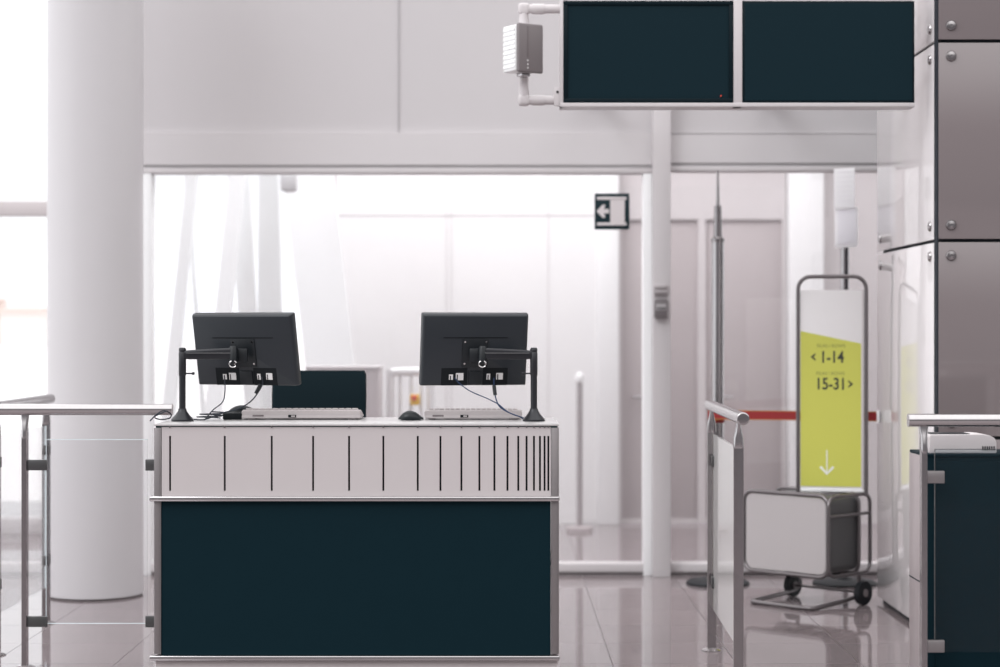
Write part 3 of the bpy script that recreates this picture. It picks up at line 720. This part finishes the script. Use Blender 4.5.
b = MB(); Rt = Matrix.Rotation(math.radians(-20), 3, 'Z') @ Matrix.Rotation(math.radians(-14), 3, 'X') @ Matrix.Rotation(math.radians(-2.5), 3, 'Y')
zc1, zc2 = Z(229, TY), Z(190, TY)
b.box((0, -.05, zc1), (.136, .008, .245), SHEET, .003, Rt); b.box((0, -.062, zc1+.004), (.108, .004, .21), SHEET2, .001, Rt); b.build('sheet_holder', T2)
b = MB(); b.box((-.005, -.02, zc2), (.124, .008, .25), SHEET, .002, Rt)
for k in range(7): b.box(Vector((-.005, -.0255-.0072*(k-3.3)*0, zc2))+Rt @ Vector((0, 0, .1-k*.03)), (.1, .002, .003), SHEET2, 0, Rt)
b.build('upper_sheet', T2)

# ------------------------------------------------------------------ luggage sizer with gate sign
A45 = math.radians(-45)
BW, BD, BZ0, BZ1 = .575, .29, .165, .612
# local frame: origin at the front right corner foot; +x right along the front face, +y to the back
G = thing('luggage_sizer', 'grey wheeled luggage sizer box with tall lime row sign, beside the pillar', 'luggage sizer', (1.79, 10.36, 0), A45)
zc = (BZ0+BZ1)/2; hb_ = BZ1-BZ0
b = MB()
b.prism(rrect(BW-.03, hb_-.03, .045), BD, SIZD, Matrix.Translation((-BW/2, BD+.004, zc)) @ UPR); b.build('box', G, label='dark sizer box')
b = MB(); b.prism(rrect(BW-.03, hb_-.03, .045), .006, SIZB, Matrix.Translation((-BW/2, .004, zc)) @ UPR); b.build('front_board', G, label='pale grey front board')
def loopxz(y, r=.06, w_=BW, h_=hb_, cx=-BW/2, cz=zc): return [(cx+u, y, cz+v) for u, v in rrect(w_, h_, r, 7)]
b = MB(); b.tube(loopxz(.0), .012, TUBE, 12, True); b.build('front_frame', G)
b = MB(); b.tube(loopxz(BD), .011, TUBE, 12, True); b.build('rear_frame', G)
b = MB(); sl = [(.006, BD/2+.045+u, zc+v) for u, v in rrect(BD+.11, hb_-.01, .06, 7)]; b.tube(sl, .011, TUBE, 12, True)
b.tube([(.006, -.0, zc+.11), (.006, BD+.10, zc+.11)], .009, TUBE); b.build('side_handle', G)
b = MB(); pts = [(-.03, BD+.02, BZ0), (-.03, BD+.02, .05), (-.03, BD-.03, .022)]
base = [(-.0, BD+.0, BZ0+.01), (.0, BD-.0, .07), (.0, BD-.05, .035), (.0, -.10, .014), (-.012, -.14, .014), (-.05, -.155, .014), (-.36, -.155, .014), (-.4, -.14, .014), (-.415, -.10, .014), (-.415, BD-.05, .035), (-.415, BD, .07), (-.415, BD, BZ0+.01)]
b.tube(smooth_path(base, 3), .0125, TUBE, 12); b.build('base_frame', G)
for xx in (.055, -.42):
    b = MB(); b.cyl((xx-.016, BD-.04, .067), (xx+.016, BD-.04, .067), .066, RUB, n=36); b.cyl((xx+.014, BD-.04, .067), (xx+.021, BD-.04, .067), .022, GREYB, n=20)
    b.build('wheel', G)
b = MB(); b.cyl((-.42, BD-.04, .067), (.055, BD-.04, .067), .007, TUBE); b.build('axle', G)
for xx in (-.12, -.3):
    b = MB(); b.box((xx, BD*.5, BZ0-.002), (.04, BD*.8, .02), RUB, .004); b.build('bottom_bracket', G)
# the sign, rotated a little less than the box
SG = MB(); sy = 10.62
sgx = X(832, sy); SW = .392; zt_, zb2 = Z(276.5, sy), .595
rot = Matrix.Rotation(math.radians(-13), 4, 'Z')
Minv = (Matrix.Translation((1.79, 10.36, 0)) @ Matrix.Rotation(A45, 4, 'Z')).inverted()
SM = Minv @ Matrix.Translation((sgx, sy, 0)) @ rot      # sign frame in sizer coordinates
r_ = .07; pts = [(-SW/2+.008, 0, zb2)]
for i in range(8):
    a = math.pi-i/7*math.pi/2; pts.append((-SW/2+.008+r_+r_*math.cos(a), 0, zt_-r_+r_*math.sin(a)))
for i in range(8):
    a = math.pi/2-i/7*math.pi/2; pts.append((SW/2-.008-r_+r_*math.cos(a), 0, zt_-r_+r_*math.sin(a)))
pts.append((SW/2-.008, 0, zb2))
b = MB(); b.tube(pts, .0115, TUBE, 14); sf = b.build('sign_frame', G, M=SM)
pw0, pw1 = -SW/2+.021, SW/2-.035; pt, pb = Z(290, sy), Z(486.5, sy)
yA, yB = Z(331, sy), Z(343.5, sy)
b = MB(); b.bb(pw0, pw1+.006, .0, .012, pb-.018, pt, mat('sign_board', (228, 223, 225), .4), .001); b.bb(pw1+.004, pw1+.014, -.004, .016, pb-.018, pt, PIPE, .001)
sb_ = b.build('sign_board', G, M=SM)
b = MB(); b.prism([(pw0+.001, pb), (pw1-.001, pb), (pw1-.001, yB), (pw0+.001, yA)], .0015, LIME, Matrix.Translation((0, .0, 0)) @ UPR); b.build('lime_sheet', sb_, label='lime green lower sheet')
b = MB(); b.bb(-SW/2+.02, SW/2-.02, -.004, .016, pb-.03, pb-.012, WHITE, .003); b.build('lower_rail', sb_)
INK = mat('ink_dark', (52, 56, 48), .6); INKS = mat('ink_small', (128, 132, 70), .6); INKW = mat('ink_white', (236, 238, 232), .6)
sc_ = F/sy
def sx(px): return (px-832)/sc_
def tx(body, px, py, size, m, bold=0, sxs=1): text(body, size, m, sb_, Matrix.Translation((sx(px), -.0016, Z(py, sy))) @ UPR, bold=bold, sx=sxs)
tx('FILAS / ROWS', 817, 347.5, .027, INKS, 0, .95)
tx('FILAS / ROWS', 816.5, 375, .027, INKS, 0, .95)
tx('1-14', 820, 362.5, .092, INK, .0018, .80)
tx('15-31', 815.5, 389.3, .092, INK, .0018, .80)
def chev(px, py, d):
    h, w_ = .022, .028; cx_, cz_ = sx(px), Z(py, sy); tk = .010
    if d < 0: poly = [(-w_/2, 0), (w_/2, h), (w_/2, h-tk*1.1), (-w_/2+tk*1.5, 0), (w_/2, -h+tk*1.1), (w_/2, -h)]
    else: poly = [(w_/2, 0), (-w_/2, h), (-w_/2, h-tk*1.1), (w_/2-tk*1.5, 0), (-w_/2, -h+tk*1.1), (-w_/2, -h)]
    b = MB(); b.prism([(cx_+x, cz_+y) for x, y in poly], .0012, INK, Matrix.Translation((0, -.0015, 0)) @ UPR); b.build('chevron', sb_)
chev(813.3, 357, -1); chev(850.5, 384, 1)
ax, at_, ab = sx(827), Z(450, sy), Z(475, sy)
b = MB(); t2 = .006
b.prism([(ax-t2/2, at_), (ax-t2/2, ab+.01), (ax+t2/2, ab+.01), (ax+t2/2, at_)], .0012, INKW, Matrix.Translation((0, -.0015, 0)) @ UPR)
b.prism([(ax-.042, ab+.042), (ax-.03, ab+.05), (ax, ab+.014), (ax+.03, ab+.05), (ax+.042, ab+.042), (ax, ab)], .0012, INKW, Matrix.Translation((0, -.0015, 0)) @ UPR)
b.build('down_arrow', sb_)

# ------------------------------------------------------------------ things in the corridor
cy_ = 12.5
b = MB(); xa, xb = X(306, cy_), X(378.5, cy_); zt_ = Z(366.5, cy_)
CB = thing('storage_cabinet', 'grey storage cabinet behind the glass, past the dark chair', 'cabinet', ((xa+xb)/2, cy_, 0))
b.bb(-(xb-xa)/2, (xb-xa)/2, 0, .45, .04, zt_-.02, mat('cabinet_grey', (190, 180, 184), .5), .005); b.build('body', CB)
b = MB(); b.bb(-(xb-xa)/2-.005, (xb-xa)/2+.005, -.006, .455, zt_-.02, zt_, POSTW, .003); b.build('top', CB)
b = MB(); b.bb(-(xb-xa)/2+.02, (xb-xa)/2-.02, .02, .43, 0, .04, GAP); b.build('plinth', CB)
gy = 13.0
GT = thing('trolley_frame', 'white tubular frame with a yellow and red button box, behind the glass', 'trolley', (X(408, gy), gy, 0))
def gl(px): return X(px, gy)-X(408, gy)
b = MB(); b.tube(smooth_path([(gl(390), 0, .0), (gl(390), 0, Z(385, gy)), (gl(391), 0, Z(375, gy)), (gl(396), 0, Z(372, gy)), (gl(424), 0, Z(372, gy)), (gl(430), 0, Z(376, gy)), (gl(431), 0, Z(385, gy)), (gl(431), 0, .0)], 5), .03, WHITE, 16); b.build('frame', GT)
b = MB()
for px in (400, 411, 421): b.cyl((gl(px), 0, .15), (gl(px), 0, Z(374, gy)), .012, WHITE)
b.cyl((gl(390), 0, .15), (gl(431), 0, .15), .02, WHITE); b.build('grille', GT)
b = MB(); b.box((gl(388), .19, .6), (.04, .24, 1.1), POSTW, .015); b.build('side_plate', GT)
b = MB(); b.box((gl(415), -.04, Z(399.5, gy)), (.066, .05, .075), YELLOW, .012); bt = b.build('button_box', GT)
b = MB(); b.lathe((gl(414.5), -.065, Z(397.5, gy)), [(.019, 0), (.02, .008), (.014, .014)], RED, 20, Matrix.Rotation(math.pi/2, 3, 'X')); b.build('push_button', bt)
py_ = 14.4
PB = thing('corridor_bollard', 'slim steel bollard standing in the corridor behind the partition', 'bollard', (X(579.5, py_), py_, 0))
b = MB(); b.cyl((0, 0, .02), (0, 0, Z(378, py_)), .024, mat('bollard_steel', (176, 168, 172), .35, metal=.5)); b.build('pole', PB)
b = MB(); b.lathe((0, 0, Z(382, py_)), [(.03, 0), (.036, .03), (.028, .06), (.012, .078)], WHITE); b.build('cap', PB)
b = MB(); b.lathe((0, 0, 0), [(.1, 0), (.1, .03), (.04, .04)], BACKG); b.build('base', PB)
# slanting white roof struts and hanging panels by the outer window
def strut(label, a, c, wd, yy, m, dp=.08):
    (xa, za), (xb, zb2_) = a, c
    b = MB(); p, q = Vector((X(xa, yy), yy, Z(za, yy))), Vector((X(xb, yy), yy, 0))
    d = q-p; u = Vector((1, 0, 0)); 
    r0 = [p-u*wd[0]/2-Vector((0, dp/2, 0)), p+u*wd[0]/2-Vector((0, dp/2, 0)), p+u*wd[0]/2+Vector((0, dp/2, 0)), p-u*wd[0]/2+Vector((0, dp/2, 0))]
    r1 = [q-u*wd[1]/2-Vector((0, dp/2, 0)), q+u*wd[1]/2-Vector((0, dp/2, 0)), q+u*wd[1]/2+Vector((0, dp/2, 0)), q-u*wd[1]/2+Vector((0, dp/2, 0))]
    b.loft([r0, r1], m, False); o = b.build('slanting_strut'); tag(o, label, 'strut', None)
SW1 = mat('strut_white', (250, 250, 251), .5); SW2 = mat('strut_grey', (240, 240, 241), .5); SW3 = mat('strut_green_grey', (214, 220, 217), .5)
yb = 333+2850/13.7
strut('broad white slanting strut beside the white corridor wall, behind the glass', (296, 60), (350, 541), (.36, .34), 13.7, SW1)
strut('thin grey strut slanting past the top left of the left monitor', (181, 90), (212, 541), (.03, .03), 13.8, SW2, .03)
strut('pale grey strut crossing upward at the far left of the partition glass', (204, 60), (156, 543), (.06, .1), 13.6, SW2)
strut('pale strut above the middle of the left monitor', (232, 60), (262, 541), (.16, .1), 13.7, SW2)
strut('wide pale strut right of the middle of the left monitor', (268, 60), (272, 541), (.1, .24), 13.85, SW2)
strut('white strut leaning left above the left monitor', (250, 60), (200, 541), (.1, .12), 13.5, SW1)
b = MB(); b.box((0, 0, 0), (.11, .1, .11), mat('lamp_grey', (200, 198, 202), .5), .01); b.cyl((0, 0, .05), (0, 0, .8), .012, POSTW); b.cyl((0, 0, .8), (0, PY+.19-13.3, .8), .012, POSTW); b.cyl((0, 0, -.055), (0, 0, -.065), .035, LABEL)
o = b.build('hanging_lamp'); o.location = (X(289, 13.3), 13.3, Z(183, 13.3)); tag(o, 'small grey box lamp hanging at the top of the partition glass', 'lamp')

for o in bpy.data.objects:                              # round things shade smooth, flats stay flat
    if o.type == 'MESH' and any(p.use_smooth for p in o.data.polygons) is False and len(o.data.polygons) > 20:
        o.data.polygons.foreach_set('use_smooth', [True]*len(o.data.polygons))
for me in bpy.data.meshes:
    try: me.set_sharp_from_angle(angle=math.radians(38))
    except Exception: pass
